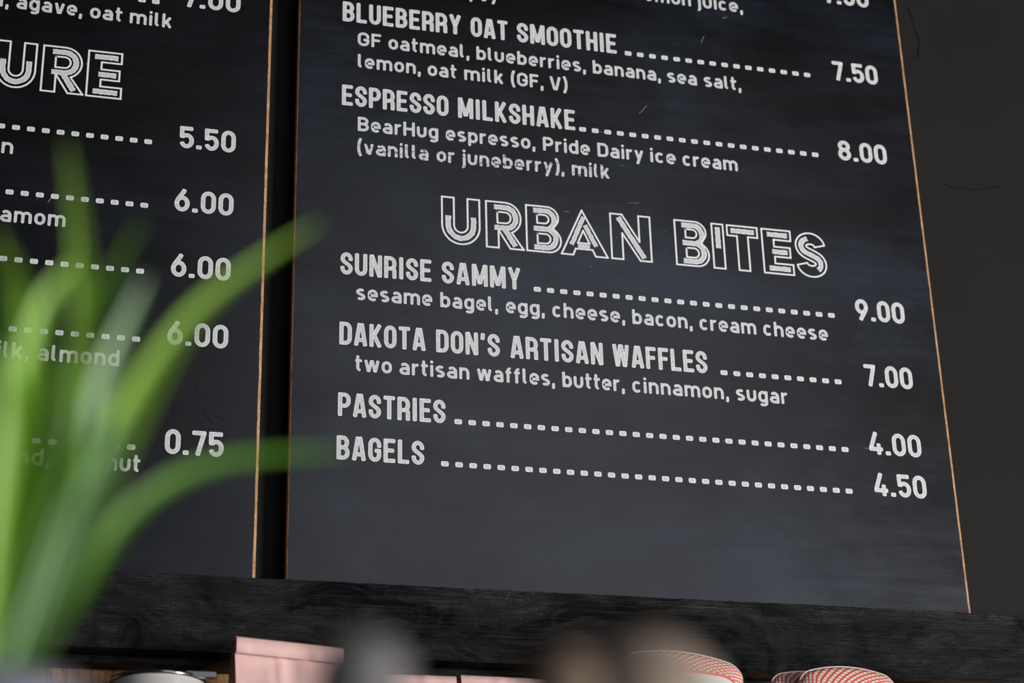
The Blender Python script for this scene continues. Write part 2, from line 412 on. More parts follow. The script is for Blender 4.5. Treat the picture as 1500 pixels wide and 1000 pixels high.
def glyph_text(c, w):
    """rounded text face: lower case with x height .76, capitals 1 -> (strokes, width)"""
    X = .76; h = w / 2; e = .42; S = []
    if c.isupper():
        W = dict(G=.74, F=.62, V=.72, B=.72, H=.76, P=.70, D=.74).get(c, .7)
        return [(p, max(r, 0) and .42) for p, r in glyph_caps(c, w, W)], W
    W = dict(m=1.03, w=.96, i=.19, j=.30, l=.31, t=.43, f=.43, r=.43, k=.60, s=.58, c=.59, **{',': .19, '(': .27, ')': .27, "'": .2}).get(c, .635)
    L, Rr, B, T = h, W - h, h, X - h; cx = W / 2; rx = (Rr - L) / 2; ry = min(.235, rx * 1.06)
    oval = lambda: (arc(cx, T - ry, rx, ry, 0, 180) + arc(cx, B + ry, rx, ry, 180, 360) + [(Rr, T - ry)], 0)
    if c == 'o': S.append(oval())
    elif c in 'bdpqg':
        S.append(oval())
        if c == 'b': S.append(([(L, 0), (L, 1)], e))
        if c == 'd': S.append(([(Rr, 0), (Rr, 1)], e))
        if c == 'p': S.append(([(L, X), (L, -.24)], e))
        if c == 'g': S.append(([(Rr, X), (Rr, -.02)] + arc(cx, -.02, rx, .15, 0, -145), e))
    elif c == 'a':
        S.append(([(L + .03, T - .07)] + arc(cx, T - ry, rx, ry, 125, 0) + [(Rr, 0)], e))
        q = .135; S.append(([(Rr, B + 2 * q + .03)] + arc(cx - .03, B + q + .015, rx - .03, q + .015, 90, 270) + [(Rr, B)], 0))
    elif c == 'e':
        S.append(([(L, .37), (Rr, .37)] + arc(cx, T - ry, rx, ry, 0, 180) + arc(cx, B + ry, rx, ry, 180, 318), e))
    elif c == 'c': S.append((arc(cx, T - ry, rx, ry, 35, 180) + arc(cx, B + ry, rx, ry, 180, 325), e))
    elif c == 's':
        q = (T - B) / 4
        S.append((arc(cx, T - q, rx, q, 35, 180) + bez((L, T - q), (L, .39), (Rr, .37), (Rr, B + q))[1:] + arc(cx, B + q, rx, q, 0, -145)[1:], e))
    elif c == 'n': S.append(([(L, 0), (L, X)], e)); S.append((arc(cx, T - ry, rx, ry, 160, 0) + [(Rr, 0)], e))
    elif c == 'h': S.append(([(L, 0), (L, 1)], e)); S.append((arc(cx, T - ry, rx, ry, 160, 0) + [(Rr, 0)], e))
    elif c == 'u': S.append(([(L, X)] + arc(cx, B + ry, rx, ry, 180, 360) + [(Rr, X)], e))
    elif c == 'm':
        S.append(([(L, 0), (L, X)], e)); q = (Rr - L) / 4
        for k in (0, 1): x0 = L + k * 2 * q + q; S.append((arc(x0, T - .2, q, .2, 160, 0) + [(x0 + q, 0)], e))
    elif c == 'r': S.append(([(L, 0), (L, X)], e)); S.append((arc(L + .26, T - .25, .26, .25, 160, 75), e))
    elif c == 'i': S.append(([(cx, 0), (cx, X)], e)); S.append(([(cx, .86), (cx, 1.04)], .42))
    elif c == 'j': x = Rr; S.append(([(x, X), (x, -.06)] + arc(x - .16, -.06, .16, .15, 0, -85), e)); S.append(([(x, .86), (x, 1.04)], .42))
    elif c == 'l': S.append(([(L, 1), (L, .26)] + arc(L + .17, .10 + .13, .17, .13, 180, 265), e))
    elif c == 't': S.append(([(W * .38, 1), (W * .38, .24)] + arc(W * .38 + .18, .09 + .14, .18, .14, 180, 270), e)); S.append(([(0, X - h), (W, X - h)], e))
    elif c == 'f': S.append(([(W * .40, 0), (W * .40, .74)] + arc(W * .40 + .16, .77, .16, .135, 180, 80), e)); S.append(([(0, X - h), (W * .92, X - h)], e))
    elif c == 'k': S.append(([(Rr * .97, X), (L + .07, .27)], e)); S.append(([(L + .16, .46), (Rr, 0)], e)); S.append(([(L, 0), (L, 1)], e))
    elif c == 'v': S.append(([(h, X), (cx - .03, 0)], e)); S.append(([(W - h, X), (cx + .03, 0)], e))
    elif c == 'y': S.append(([(h, X), (cx + .02, .02)], e)); S.append(([(W - h, X), (W * .28, -.25)], e))
    elif c == 'w':
        for a, b in ((h, W * .27), (cx - .02, W * .29), (cx + .02, W * .71), (W - h, W * .73)): S.append(([(a, X), (b, 0)], e))
    elif c == ',': S.append(([(cx * 1.05, .20), (cx * .75, -.17)], .42))
    elif c == '(': S.append((bez((W - h * .6, 1.10), (h * .2, .75), (h * .2, .2), (W - h * .6, -.15)), e))
    elif c == ')': S.append((bez((h * .6, 1.10), (W - h * .2, .75), (W - h * .2, .2), (h * .6, -.15)), e))
    return S, W

class Ink:
    """collects painted strokes lying on a board's face as one mesh"""
    def __init__(s, y): s.v, s.f, s.a, s.y, s.k = [], [], [], y, 0
    def _y(s):
        s.k += 1; return s.y - .000012 * (s.k % 14)
    def stroke(s, pts, w, tr, rnd=0.0, jit=0.0, rim=True):
        """pts in glyph units; tr maps a glyph point to (x, z); w in metres"""
        P = [Vector(tr(p)) for p in pts]
        Q = [P[0]]
        for p in P[1:]:
            if (p - Q[-1]).length > 1e-6: Q.append(p)
        closed = (Q[0] - Q[-1]).length < 1e-5 and len(Q) > 3
        P = Q; hw = w / 2; sec = []
        n = len(P)
        for i in range(n):
            if closed: a, b = P[i - 1] if i else P[-2], P[i + 1] if i < n - 1 else P[1]
            else: a, b = P[max(i - 1, 0)], P[min(i + 1, n - 1)]
            t1 = (P[i] - a).normalized() if (P[i] - a).length > 1e-9 else (b - P[i]).normalized()
            t2 = (b - P[i]).normalized() if (b - P[i]).length > 1e-9 else t1
            t = (t1 + t2); t = t.normalized() if t.length > 1e-6 else t2
            m = 1 / max(.55, abs(t.dot(t2)))
            sec.append((P[i], Vector((-t.y, t.x)) * m, hw, False))
        if rnd > 0 and not closed:
            r = rnd * w
            def cap(p, q):
                d = (q - p).normalized(); nn = Vector((-d.y, d.x))
                return d, nn, [(0.0, hw - r, True), (r * .12, hw - r * .52, True), (r * .3, hw - r * .28, True), (r * .6, hw - r * .08, True), (r, hw, False)]
            d, nn, c0 = cap(P[0], P[1]); d2, nn2, c1 = cap(P[-1], P[-2])
            mid = [x for x in sec[1:-1] if (x[0] - P[0]).length > r and (x[0] - P[-1]).length > r]
            sec = [(P[0] + d * o, nn, ww, e) for o, ww, e in c0] + mid + [(P[-1] + d2 * o, -nn2, ww, e) for o, ww, e in reversed(c1)]
        y = s._y(); b0 = len(s.v); cols = (-1, -.45, .45, 1)
        for p, nn, ww, e in sec:
            jj = 1 + random.uniform(-jit, jit); j2 = 1 + random.uniform(-jit, jit)
            for cc in cols:
                q = p + nn * (ww * cc * (jj if cc < 0 else j2))
                s.v.append((q.x, y, q.y)); s.a.append(1.0 if (abs(cc) == 1 or e or not rim) else 0.0)
        for i in range(len(sec) - 1):
            for k in range(3):
                a = b0 + i * 4 + k
                s.f.append((a, a + 4, a + 5, a + 1))
    def word(s, kind, text, x0, x1, z, H, slope=0.0, xa=0.0):
        w = {'name': .168, 'price': .176, 'desc': .174}[kind]; gap = {'name': .135, 'price': .12, 'desc': .155}[kind]
        pre = ''
        if '|' in text: pre, text = text.split('|')
        def lay(t):
            x = 0; out = []
            for ch in t:
                if kind == 'desc': S, W = glyph_text(ch, w)
                else:
                    W = WIDTH_CAPS.get(ch, .57); W = W * 1.0; S = glyph_caps(ch, w, W)
                out.append((x, S)); x += W + gap
            return out, x - gap
        g, nat = lay(text); kx = (x1 - x0) / nat
        if pre:
            g2, n2 = lay(pre); off = n2 + gap; g = [(x - off, S) for x, S in g2] + g
        for gx, S in g:
            tr = lambda p, gx=gx: (x0 + (gx + p[0]) * kx, z + (x0 + (gx + p[0]) * kx - xa) * slope + p[1] * H)
            for pts, r in S: s.stroke(pts, w * H, tr, r)
        return kx / H
    def build(s, name, mat, parent):
        return obj(name, s.v, s.f, mat, parent, attr=s.a)

# open-face capitals of the section headings: contours (thin line) and inner shading strokes
def D_hole(x0, xc, y0, y1):
    r = (y1 - y0) / 2; return [(x0, y1)] + arc(xc, (y0 + y1) / 2, r, r, 90, -90, 12) + [(x0, y0), (x0, y1)]
def offset_loop(pts, d):
    P = [Vector(p) for p in pts]; A, B = [], []
    for i in range(len(P)):
        t = (P[min(i + 1, len(P) - 1)] - P[max(i - 1, 0)]).normalized(); n = Vector((-t.y, t.x))
        A.append(tuple(P[i] + n * d)); B.append(tuple(P[i] - n * d))
    return A + B[::-1] + [A[0]]
S_SKEL = arc(.35, .70, .225, .175, 5, 180, 14) + bez((.125, .70), (.125, .47), (.575, .53), (.575, .295), 12)[1:] + arc(.35, .295, .225, .17, 0, -175, 14)[1:]
HEAD = {
 'U': (.82, [[(0, 1), (.26, 1), (.26, .40)] + arc(.41, .40, .15, .15, 180, 360, 12) + [(.56, 1), (.82, 1), (.82, .40)] + arc(.41, .40, .41, .40, 0, -180, 20) + [(0, 1)]],
       [[(.135, .60), (.135, .40)] + arc(.41, .40, .275, .275, 180, 360, 14) + [(.685, .60)]]),
 'R': (.83, [[(0, 1), (.42, 1)] + arc(.44, .665, .335, .335, 90, -68, 16) + [(.83, 0), (.53, 0), (.27, .39), (.27, 0), (0, 0), (0, 1)], D_hole(.25, .43, .545, .785)],
       [[(.18, .89)] + arc(.44, .665, .225, .225, 90, -90, 12) + [(.18, .44)], [(.42, .40), (.645, .06)]]),
 'B': (.76, [[(0, 1), (.43, 1)] + arc(.46, .765, .25, .235, 85, -60, 12) + arc(.48, .265, .275, .265, 60, -90, 14) + [(0, 0), (0, 1)], D_hole(.24, .40, .625, .815), D_hole(.24, .42, .185, .395)],
       [[(.16, .905)] + arc(.44, .705, .18, .20, 90, -90, 12) + [(.16, .505)], [(.16, .505)] + arc(.44, .30, .205, .205, 90, -90, 12) + [(.16, .095)]]),
 'A': (1.0, [[(.47, 1), (1, 0), (.74, 0), (.675, .14), (.31, .14), (.25, 0), (0, 0), (.47, 1)], [(.485, .55), (.615, .27), (.36, .27), (.485, .55)]],
       [[(.505, .86), (.222, .22)], [(.53, .68), (.755, .22)], [(.36, .205), (.62, .205)]]),
 'N': (.84, [[(0, 1), (.25, 1), (.60, .42), (.60, 1), (.84, 1), (.84, 0), (.60, 0), (.24, .58), (.24, 0), (0, 0), (0, 1)]], [[(.165, .93), (.69, .06)]]),
 'I': (.26, [[(0, 1), (.26, 1), (.26, 0), (0, 0), (0, 1)]], [[(.13, .93), (.13, .45)]]),
 'T': (.69, [[(0, 1), (.69, 1), (.69, .77), (.47, .77), (.47, 0), (.22, 0), (.22, .77), (0, .77), (0, 1)]], [[(.08, .885), (.62, .885)]]),
 'E': (.67, [[(0, 1), (.65, 1), (.65, .77), (.26, .77), (.26, .61), (.62, .61), (.62, .385), (.26, .385), (.26, .23), (.67, .23), (.67, 0), (0, 0), (0, 1)]],
       [[(.12, .885), (.58, .885)], [(.21, .497), (.56, .497)], [(.12, .115), (.60, .115)]]),
 'S': (.70, [offset_loop(S_SKEL, .125)], [S_SKEL[8:-10]]),
}
def densify(pts, step):
    o = [pts[0]]
    for a, b in zip(pts, pts[1:]):
        n = max(1, int(math.dist(a, b) / step))
        o += [(a[0] + (b[0] - a[0]) * i / n, a[1] + (b[1] - a[1]) * i / n) for i in range(1, n + 1)]
    return o
def head_glyph(ink, ch, x0, x1, zb, zt):
    W, loops, fills = HEAD[ch]; H = zt - zb; kx = (x1 - x0) / W
    tr = lambda p: (x0 + p[0] * kx, zb + p[1] * H)
    for lp in loops:
        for a, b in zip(lp, lp[1:]):                       # thin outline, each edge a short square-ended dab
            d = math.dist(a, b)
            if d < 1e-5: continue
            ex = .016; u = ((b[0] - a[0]) / d, (b[1] - a[1]) / d)
            if d < .12: ex = .006
            ink.stroke([(a[0] - u[0] * ex, a[1] - u[1] * ex), (b[0] + u[0] * ex, b[1] + u[1] * ex)], (.0019), tr, rim=False)
    for i, f in enumerate(fills): ink.stroke(densify(f, .028), ((.078 if i == 2 else .088) if ch == 'A' else .106) * H, tr, 0.0, jit=.13)

# ------------------------------------------------------------------ the setting
CZ = CAM.z; YW0 = .024
SOF = at(1500, 0, YW0).z + .012
YW = 0.024                                      # face of the dark wall
box('wall_back', MT['wall'], -2.6, 3.6, YW, YW + .12, CZ + .53, SOF).name = 'wall_back'
tag(bpy.data.objects['wall_back'], kind='structure')
tag(box('floor', MT['floor'], -2.6, 3.6, -6.0, YW + .12, -.06, 0.0), kind='structure')
tag(box('trim_1', MT['barn'], -2.6, 3.6, YW, YW + .12, 0.0, CZ + .53), kind='structure')
sz = SOF
tag(box('added_soffit', MT['crack'], -2.6, 3.6, -.30, YW + .12, sz, sz + .6), kind='structure')      # unseen soffit over the boards, added to shade their tops
def crack(pts, w):
    ink = Ink(YW - .0004); q = [(at(x, y, YW).x, at(x, y, YW).z) for x, y in pts]
    ink.stroke(densify(q, .006), w, lambda p: (p[0] + random.uniform(-.0006, .0006), p[1] + random.uniform(-.0006, .0006)), 0, jit=.6)
    o = ink.build('crack', MT['crack'], bpy.data.objects['wall_back'])
crack([(1328, 8), (1337, 30), (1343, 52), (1347, 62), (1344, 80), (1338, 84)], .0011)
crack([(1383, 270), (1400, 275), (1424, 278), (1448, 276), (1472, 272)], .0009)
crack([(1352, 184), (1364, 183)], .0009)

# ------------------------------------------------------------------ the two chalkboards
NAME_H, PRICE_H, DESC_H = .0253, .0256, .0172
HB = {2: (.5978, .9429, .0012), 1: (.0314, 1.0740, -.0053)}
HTOP = {2: (.5953, .9971, -.0010), 1: (.0309, 1.1282, -.0038)}
def menu_board(x0, x1, z0, z1, bid, label, slate):
    cham, dep, th = .0028, .0010, .012
    t = thing('menu_board', label, 'menu board', (x0, 0, z0))
    loc = lambda v: (v[0] - x0, v[1], v[2] - z0)
    P = lambda x, y, z: loc((x, y, z))
    c = cham
    vs = [P(x0 + c, 0, z0 + c), P(x1 - c, 0, z0 + c), P(x1 - c, 0, z1 - c), P(x0 + c, 0, z1 - c),
          P(x0 + c, th, z0 + c), P(x1 - c, th, z0 + c), P(x1 - c, th, z1 - c), P(x0 + c, th, z1 - c)]
    obj('panel', vs, [(0, 1, 2, 3), (4, 7, 6, 5), (0, 4, 5, 1), (1, 5, 6, 2), (2, 6, 7, 3), (3, 7, 4, 0)], slate, t)
    # raw plywood edge: worn arris on the front and the cut side, all round (left arris is sharp)
    N = 90; vs, fs = [], []
    def ring(i0, i1, j):
        for k in range(len(i0)):
            pass
    def side(a, b, nx, nz, wid):
        base = len(vs)
        for i in range(N + 1):
            u = i / N; x = a[0] + (b[0] - a[0]) * u; z = a[1] + (b[1] - a[1]) * u
            jj = random.uniform(-.00022, .00022) + (random.random() < .03) * random.uniform(-.0006, .0008)
            wi = wid + jj
            vs.append(P(x - nx * wi, -.00004, z - nz * wi)); vs.append(P(x - nx * .0002, dep * (wid / cham), z - nz * .0002)); vs.append(P(x, dep + .0005, z)); vs.append(P(x, th, z))
            vs.append(P(x - nx * c, th, z - nz * c))
        for i in range(N):
            for k in range(4):
                p = base + i * 5 + k; q = (p, p + 1, p + 6, p + 5)
                fs.append(q if (nx > 0 or nz < 0) else q[::-1])
    side((x1, z0), (x1, z1), 1, 0, cham)
    side((x0, z0), (x0, z1), -1, 0, .0009)
    side((x0, z1), (x1, z1), 0, 1, .0012)
    side((x0, z0), (x1, z0), 0, -1, .0012)
    obj('raw_edge', vs, fs, MT['ply'], t)['label'] = 'bare plywood edge'
    # black front face runs right up to the left arris
    obj('panel_margin', [P(x0 + .0008, 0, z0 + .001), P(x0 + c, 0, z0 + .001), P(x0 + c, 0, z1 - .001), P(x0 + .0008, 0, z1 - .001)], [(0, 1, 2, 3)], slate, t)
    for xs in (x0 + .06, x1 - .11):
        box('spacer_batten', MT['ply'], xs - x0, xs + .05 - x0, th, YW - .0002, .08, z1 - z0 - .08, t)
    y = -.00022
    shift = lambda o: setattr(o, 'location', (-x0, 0, -z0))
    count = {}
    for b, kind, words, xa, z, slope in TEXT:
        if b != bid: continue
        ink = Ink(y); Hh = {'name': NAME_H, 'price': PRICE_H, 'desc': DESC_H}[kind]
        for wd, a, e in words: ink.word(kind, wd, a, e, z + CZ, Hh, slope, xa)
        txt = ' '.join(w[0].replace('|', '') for w in words)
        worn = 'juneberry' in txt
        nm = {'name': 'item_name', 'price': 'price', 'desc': 'item_description'}[kind]
        o = ink.build(nm, MT['letter_worn' if worn else 'letter'], t); shift(o)
        if kind == 'name' and 'DAKOTA' not in txt: o['label'] = 'white capitals reading ' + txt
        if kind == 'desc' and 'BearHug' not in txt: o['label'] = 'small white text reading ' + txt
        if kind == 'price': o['label'] = 'white price ' + txt
    for b, (xa, za, xb, zb), n in LEADERS:
        if b != bid: continue
        ink = Ink(y)
        for i in range(n):
            x = xa + (xb - xa) * i / (n - 1); z = za + (zb - za) * i / (n - 1) + CZ
            ink.stroke([(-.00385, 0), (.00385, 0)], .0054, lambda p: (x + p[0], z + p[1]), .30)
        o = ink.build('dot_leader', MT['letter'], t); shift(o)
    ink = Ink(y)
    for b, ch, a, e in HEADS:
        if b != bid: continue
        xm = (a + e) / 2
        zb = HB[b][1] + (xm - HB[b][0]) * HB[b][2] + CZ; zt = HTOP[b][1] + (xm - HTOP[b][0]) * HTOP[b][2] + CZ
        head_glyph(ink, ch, a, e, zb, zt)
    o = ink.build('section_heading', MT['letter'], t); shift(o)
    o['label'] = 'open-face white heading letters'
    for q in SCRATCH[bid]:                                    # stray chalk nicks
        ink = Ink(y); pp = [(at(px, py, 0).x, at(px, py, 0).z) for px, py in q]
        ink.stroke(densify(pp, .002), .0006, lambda p: p, 0, jit=.5)
        shift(ink.build('chalk_nick', MT['nick'], t))
    for q in ([[(286, 558), (288, 566), (286.5, 573)], [(297, 602), (304, 611), (311, 620)], [(318, 610), (327, 616)]] if bid == 1 else []):
        ink = Ink(y); pp = [(at(px, py, 0).x, at(px, py, 0).z) for px, py in q]
        ink.stroke(densify(pp, .002), .0006, lambda p: p, 0, jit=.5)
        shift(ink.build('dark_scratch', MT['crack'], t))
    return t
SCRATCH = {2: [[(936, 166.5), (941, 162), (947, 155)], [(1027, 63), (1029, 58), (1031, 53)], [(1058, 27), (1065, 25)], [(878, 193), (885, 194)], [(910, 242.4), (912.5, 243.4)],
               [(1059, 645.5), (1063, 647)], [(1266, 656), (1273, 657)], [(920, 297.5), (936, 297.2)], [(826, 309.6), (834, 310.2)], [(974, 339), (976, 338)], [(975, 366), (976, 366.6)],
               [(866, 391), (866.6, 389)], [(738, 612), (739, 613)], [(739.6, 616), (740.4, 616.6)]],
           1: [[(70, 297), (75, 290)], [(54, 291), (55, 292)], [(126, 92), (128, 96)], [(118, 222), (119, 223)]]}
b1 = menu_board(-.62, .2238, CZ + .545, SOF - .004, 1, 'black menu chalkboard behind the green plant with the cut off heading URE', MT['slate_plain'])
b2 = menu_board(.2531, .9668, CZ + .545, SOF - .004, 2, 'large black menu chalkboard headed URBAN BITES listing pastries and bagels', MT['slate'])

# ------------------------------------------------------------------ ledge plank, batten, lower shelf
def plank(name, mat, x0, x1, y0, y1, z0, z1, nx, nz, amp, rz, label, cat):
    """a rough sawn board: a beam whose faces are gently uneven"""
    vs, fs = [], []
    ring = [(y0, z0 + (z1 - z0) * k / nz) for k in range(nz + 1)] + [(y1, z1), (y1, z0)]
    m = len(ring)
    for i in range(nx + 1):
        x = x0 + (x1 - x0) * i / nx
        for k, (y, z) in enumerate(ring):
            e = amp if k in (0, nz) else amp * .35
            dz = random.uniform(-e, e) if k in (0, nz) else 0
            dy = random.uniform(0, amp * .6) + (.0012 if k in (0, nz) else 0) if k <= nz else 0
            vs.append((x, y + dy, z + dz))
    for i in range(nx):
        for k in range(m):
            k2 = (k + 1) % m
            fs.append((i * m + k, (i + 1) * m + k, (i + 1) * m + k2, i * m + k2))
    fs.append(tuple(range(m))); fs.append(tuple(range(nx * m, nx * m + m))[::-1])
    o = obj(name, vs, fs, mat); o.rotation_euler = (0, R_(rz), 0)
    return tag(o, label, cat)
YP = -.030; k = (1.8 + YP) / 1.8
o = plank('ledge_plank', MT['blackwood'], -1.0, 1.6, YP, -.0012, k * .5675 - .5, k * .4946 - .5, 360, 5, .0005, -.19, 'rough black stained plank running along under both chalkboards', 'plank')
o.location = (.16, 0, CZ + .5)
o = plank('wall_batten', MT['blackwood'], -1.0, 1.6, -.0010, YW, .4795 - .5, .5436 - .5, 180, 2, .0004, -.19, 'thin black batten showing just below the ledge plank', 'batten')
o.location = (.16, 0, CZ + .5)
SH = CZ + .262
t = thing('wall_shelf', 'dark wooden shelf under the pink bags and checkered trays', 'shelf', (.4, -.12, SH))
box('board', MT['blackwood'], -1.2, 1.1, -.13, .1395, -.03, 0, t, .002)
for bx in (-.9, 0, .9): box('bracket', MT['crack'], bx - .015, bx + .015, -.10, .1395, -.16, -.03, t)

# ------------------------------------------------------------------ things on the shelf
def bag(px0, py0, px1, py1, y, label, fold, seed, rz=.0):
    random.seed(seed)
    A, B = at(px0, py0, y), at(px1, py1, y)
    w = (B - A).length; h = (A.z + B.z) / 2 - SH; d = .062
    ang = math.atan2(B.z - A.z, B.x - A.x)
    t = thing('coffee_bag', label, 'bag', ((A.x + B.x) / 2, y + d / 2, SH), rz, 'pink coffee bags on the shelf')
    nx, nz = 26, 40; vs, fs = [], []
    cre = [(random.uniform(-.4, .4), random.uniform(.5, .95), random.uniform(-.9, .9), random.uniform(.0012, .0034)) for _ in range(9)]
    def wrinkle(u, v):
        s = 0
        for cx, cv, sl, am in cre:
            q = (u - cx) + sl * (v - cv) * .5; s += am * math.exp(-(q / .035) ** 2) * math.exp(-((v - cv) / .14) ** 2)
        return s
    def depth(v): return d * (1 - .86 * max(0, (v - .35) / .65) ** 1.3)
    for s_ in (-1, 1):
        for j in range(nz + 1):
            v = j / nz
            for i in range(nx + 1):
                u = i / nx - .5
                bul = .010 * math.cos(u * math.pi) * math.sin(min(1, v * 1.15) * math.pi) ** .8
                yy = -depth(v) / 2 - bul * .6 - wrinkle(u, v) * .8 if s_ < 0 else depth(v) / 2 + bul
                vs.append((u * w, yy, v * h + u * w * math.tan(ang) * v))
    n1 = (nx + 1) * (nz + 1)
    for s_ in (0, 1):
        for j in range(nz):
            for i in range(nx):
                a = s_ * n1 + j * (nx + 1) + i; q = (a, a + 1, a + nx + 2, a + nx + 1)
                fs.append(q if s_ == 0 else q[::-1])
    for i in range(nx): fs.append((nz * (nx + 1) + i, nz * (nx + 1) + i + 1, n1 + nz * (nx + 1) + i + 1, n1 + nz * (nx + 1) + i))
    obj('pouch', vs, fs, MT['pink'], t, smooth=True)
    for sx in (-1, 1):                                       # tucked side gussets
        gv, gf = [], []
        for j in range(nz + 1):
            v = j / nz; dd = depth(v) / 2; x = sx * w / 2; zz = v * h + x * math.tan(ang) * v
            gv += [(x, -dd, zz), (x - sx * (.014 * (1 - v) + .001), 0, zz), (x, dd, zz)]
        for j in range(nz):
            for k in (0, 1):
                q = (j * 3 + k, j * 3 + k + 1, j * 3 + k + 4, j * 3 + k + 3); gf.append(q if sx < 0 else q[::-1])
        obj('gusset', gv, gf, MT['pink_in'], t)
    if fold:                                                  # rolled-over top with its seam
        fv, ff = [], []; m = 26
        for i in range(m + 1):
            u = i / m - .5; zt = h + u * w * math.tan(ang); wob = random.uniform(-.0004, .0004)
            for yy, zz in ((.004, .000), (-.0035, .0014), (-.0085, -.001), (-.0092 + wob, -.007), (-.0098 + wob * 3, -.0135), (-.0072, -.0145)):
                fv.append((u * w * 1.004, yy - depth(1) / 2, zt + zz))
        for i in range(m):
            for k in range(5): a = i * 6 + k; ff.append((a, a + 1, a + 7, a + 6))
        obj('folded_top', fv, ff, MT['pink'], t, smooth=True)
    random.seed(11)
    return t
bag(346, 926, 508, 937, -.125, 'pink paper coffee bag standing tallest, with a folded top, left of the other two', True, 3, R_(8))
bag(511, 974, 678, 979.5, -.105, 'crinkled pink coffee bag between the tall folded bag and the rightmost bag', False, 5)
bag(685, 977.5, 843, 985.5, -.105, 'pink coffee bag rightmost of the three, beside the taupe blur', False, 9)

# canister with a chrome rim
c0 = at(238, 979.5, -.14); rad = .0405
cz = at(238, 979.0, -.14 ).z
t = thing('canister', 'round white canister with a shiny chrome rim left of the pink bags', 'canister', (c0.x, -.14 + rad, SH))
hh = cz - SH
lathe('body', MT['enamel'], [(0, .001), (rad * .95, .001), (rad, .006), (rad, hh - .004), (rad * .96, hh - .004)], t)
lathe('rim', MT['chrome'], [(rad * .93, hh - .004), (rad + .0012, hh - .004), (rad + .0016, hh - .0022), (rad + .0012, hh - .0006), (rad * .97, hh), (rad * .9, hh - .001), (0, hh - .001)], t)
o = box('clasp', MT['chrome'], rad * .50, rad + .006, -rad * .80, -rad * .62, hh - .0035, hh + .0012, t, .0005)
o['label'] = 'chrome clasp at the rim'
tube('bail_wire', MT['chrome'], [(rad + .002, -.012, hh - .003), (rad + .004, -.010, hh - .03), (rad + .002, 0, hh - .06)], .0012, t)

# checkered paper food trays standing on end, bases towards the room
def tray(px0, py0, px1, py1, y, label, crown, skew, seed):
    """px0.. px1: left and right ends of the top wall's rim"""
    flare, dep = .009, .014
    A, B = at(px0, py0, y + dep), at(px1, py1, y + dep)
    w = (B.x - A.x); ztop = (A.z + B.z) / 2
    t = thing('food_tray', label, 'food tray', ((A.x + B.x) / 2, y, SH), 0, 'checkered paper food trays')
    wb = w - 2 * flare; hb = ztop - SH - .018
    roll = math.atan2(B.z - A.z, B.x - A.x)
    def loop(wd, z0, z1, r, yy, crw):
        pts = []
        for (sx, sz, a0) in ((1, 1, 0), (-1, 1, 90), (-1, -1, 180), (1, -1, 270)):
            for i in range(7):
                a = R_(a0 + 90 * i / 6)
                pts.append([sx * (wd / 2 - r) + r * math.cos(a), (z1 - r if sz > 0 else z0 + r) + r * math.sin(a)])
            if a0 == 0:                                       # top side, right to left
                n = 28
                for i in range(1, n):
                    u = 1 - 2 * i / n; pts.append([u * (wd / 2 - r), z1])
        out = []
        for x, z in pts:
            u = max(-1, min(1, 2 * x / wd)); f = max(0, (z - (z0 + z1) / 2) / ((z1 - z0) / 2)) ** 8
            out.append((x, yy, z + f * (crw(u)) + x * math.tan(roll) * (z - z0) / (z1 - z0)))
        return out
    lo = loop(wb, .012, hb, .016, 0.0, lambda u: .0035 * (1 - u * u))
    hi = loop(w, .0, hb + .018, .012, dep, crown)
    n = len(lo); M2 = 5; vs, uvs, fs = [], [], []
    per = 0.0
    for j in range(M2 + 1):
        v = j / M2; per = 0.0
        for i in range(n + 1):
            a, b = lo[i % n], hi[i % n]
            p = Vector(a).lerp(Vector(b), v); p.y -= .0015 * math.sin(v * math.pi) ; 
            if i: per += math.dist(lo[i % n], lo[i - 1])
            vs.append(p); uvs.append((per + skew, v * .029))
    for j in range(M2):
        for i in range(n):
            a = j * (n + 1) + i; fs.append((a, a + n + 1, a + n + 2, a + 1))
    o = obj('side_wall', vs, fs, MT['check'], t, smooth=True, uvs=uvs)
    s = o.modifiers.new('thick', 'SOLIDIFY'); s.thickness = .0007; s.offset = -1
    bv = [(x, -.0002, z) for x, yy, z in lo] ; bb = [(x, .0006, z) for x, yy, z in lo]
    obj('base_panel', bv + bb, [tuple(range(n))[::-1], tuple(range(n, 2 * n))] + [(i, (i + 1) % n, n + (i + 1) % n, n + i) for i in range(n)], MT['white_paper'], t)
    lip = [Vector(p) for p in hi]
    tube('rim', MT['white_edge'], lip + [lip[0]], .0005, t, 6)
    return t
tray(914, 960, 1086, 975, -.125, 'red and white checkered paper tray behind the taupe blur, left of the other tray', lambda u: .0085 * (1 - u * u) - .002 * u, .0, 1)
tray(1168, 987, 1312, 995, -.135, 'checkered paper tray with a tall arched rim at the right end of the shelf', lambda u: .0095 * (1 - u * u), .002, 2)
tray(1127, 989, 1262, 996, -.115, 'checkered paper tray half hidden behind the rightmost tray', lambda u: .006 * (1 - u * u), .004, 3)

# ------------------------------------------------------------------ the near counter, out of focus: plant and upturned cups
CT = CZ + .02
t = thing('counter', 'walnut counter carrying the potted grass and the blurred bottles', 'counter', (.15, -1.34, 0))
box('top', MT['counter'], -.75, .75, -.22, .34, CT - .04, CT, t, .003)
box('cabinet', MT['counter'], -.72, .72, -.20, .30, 0, CT - .04, t)

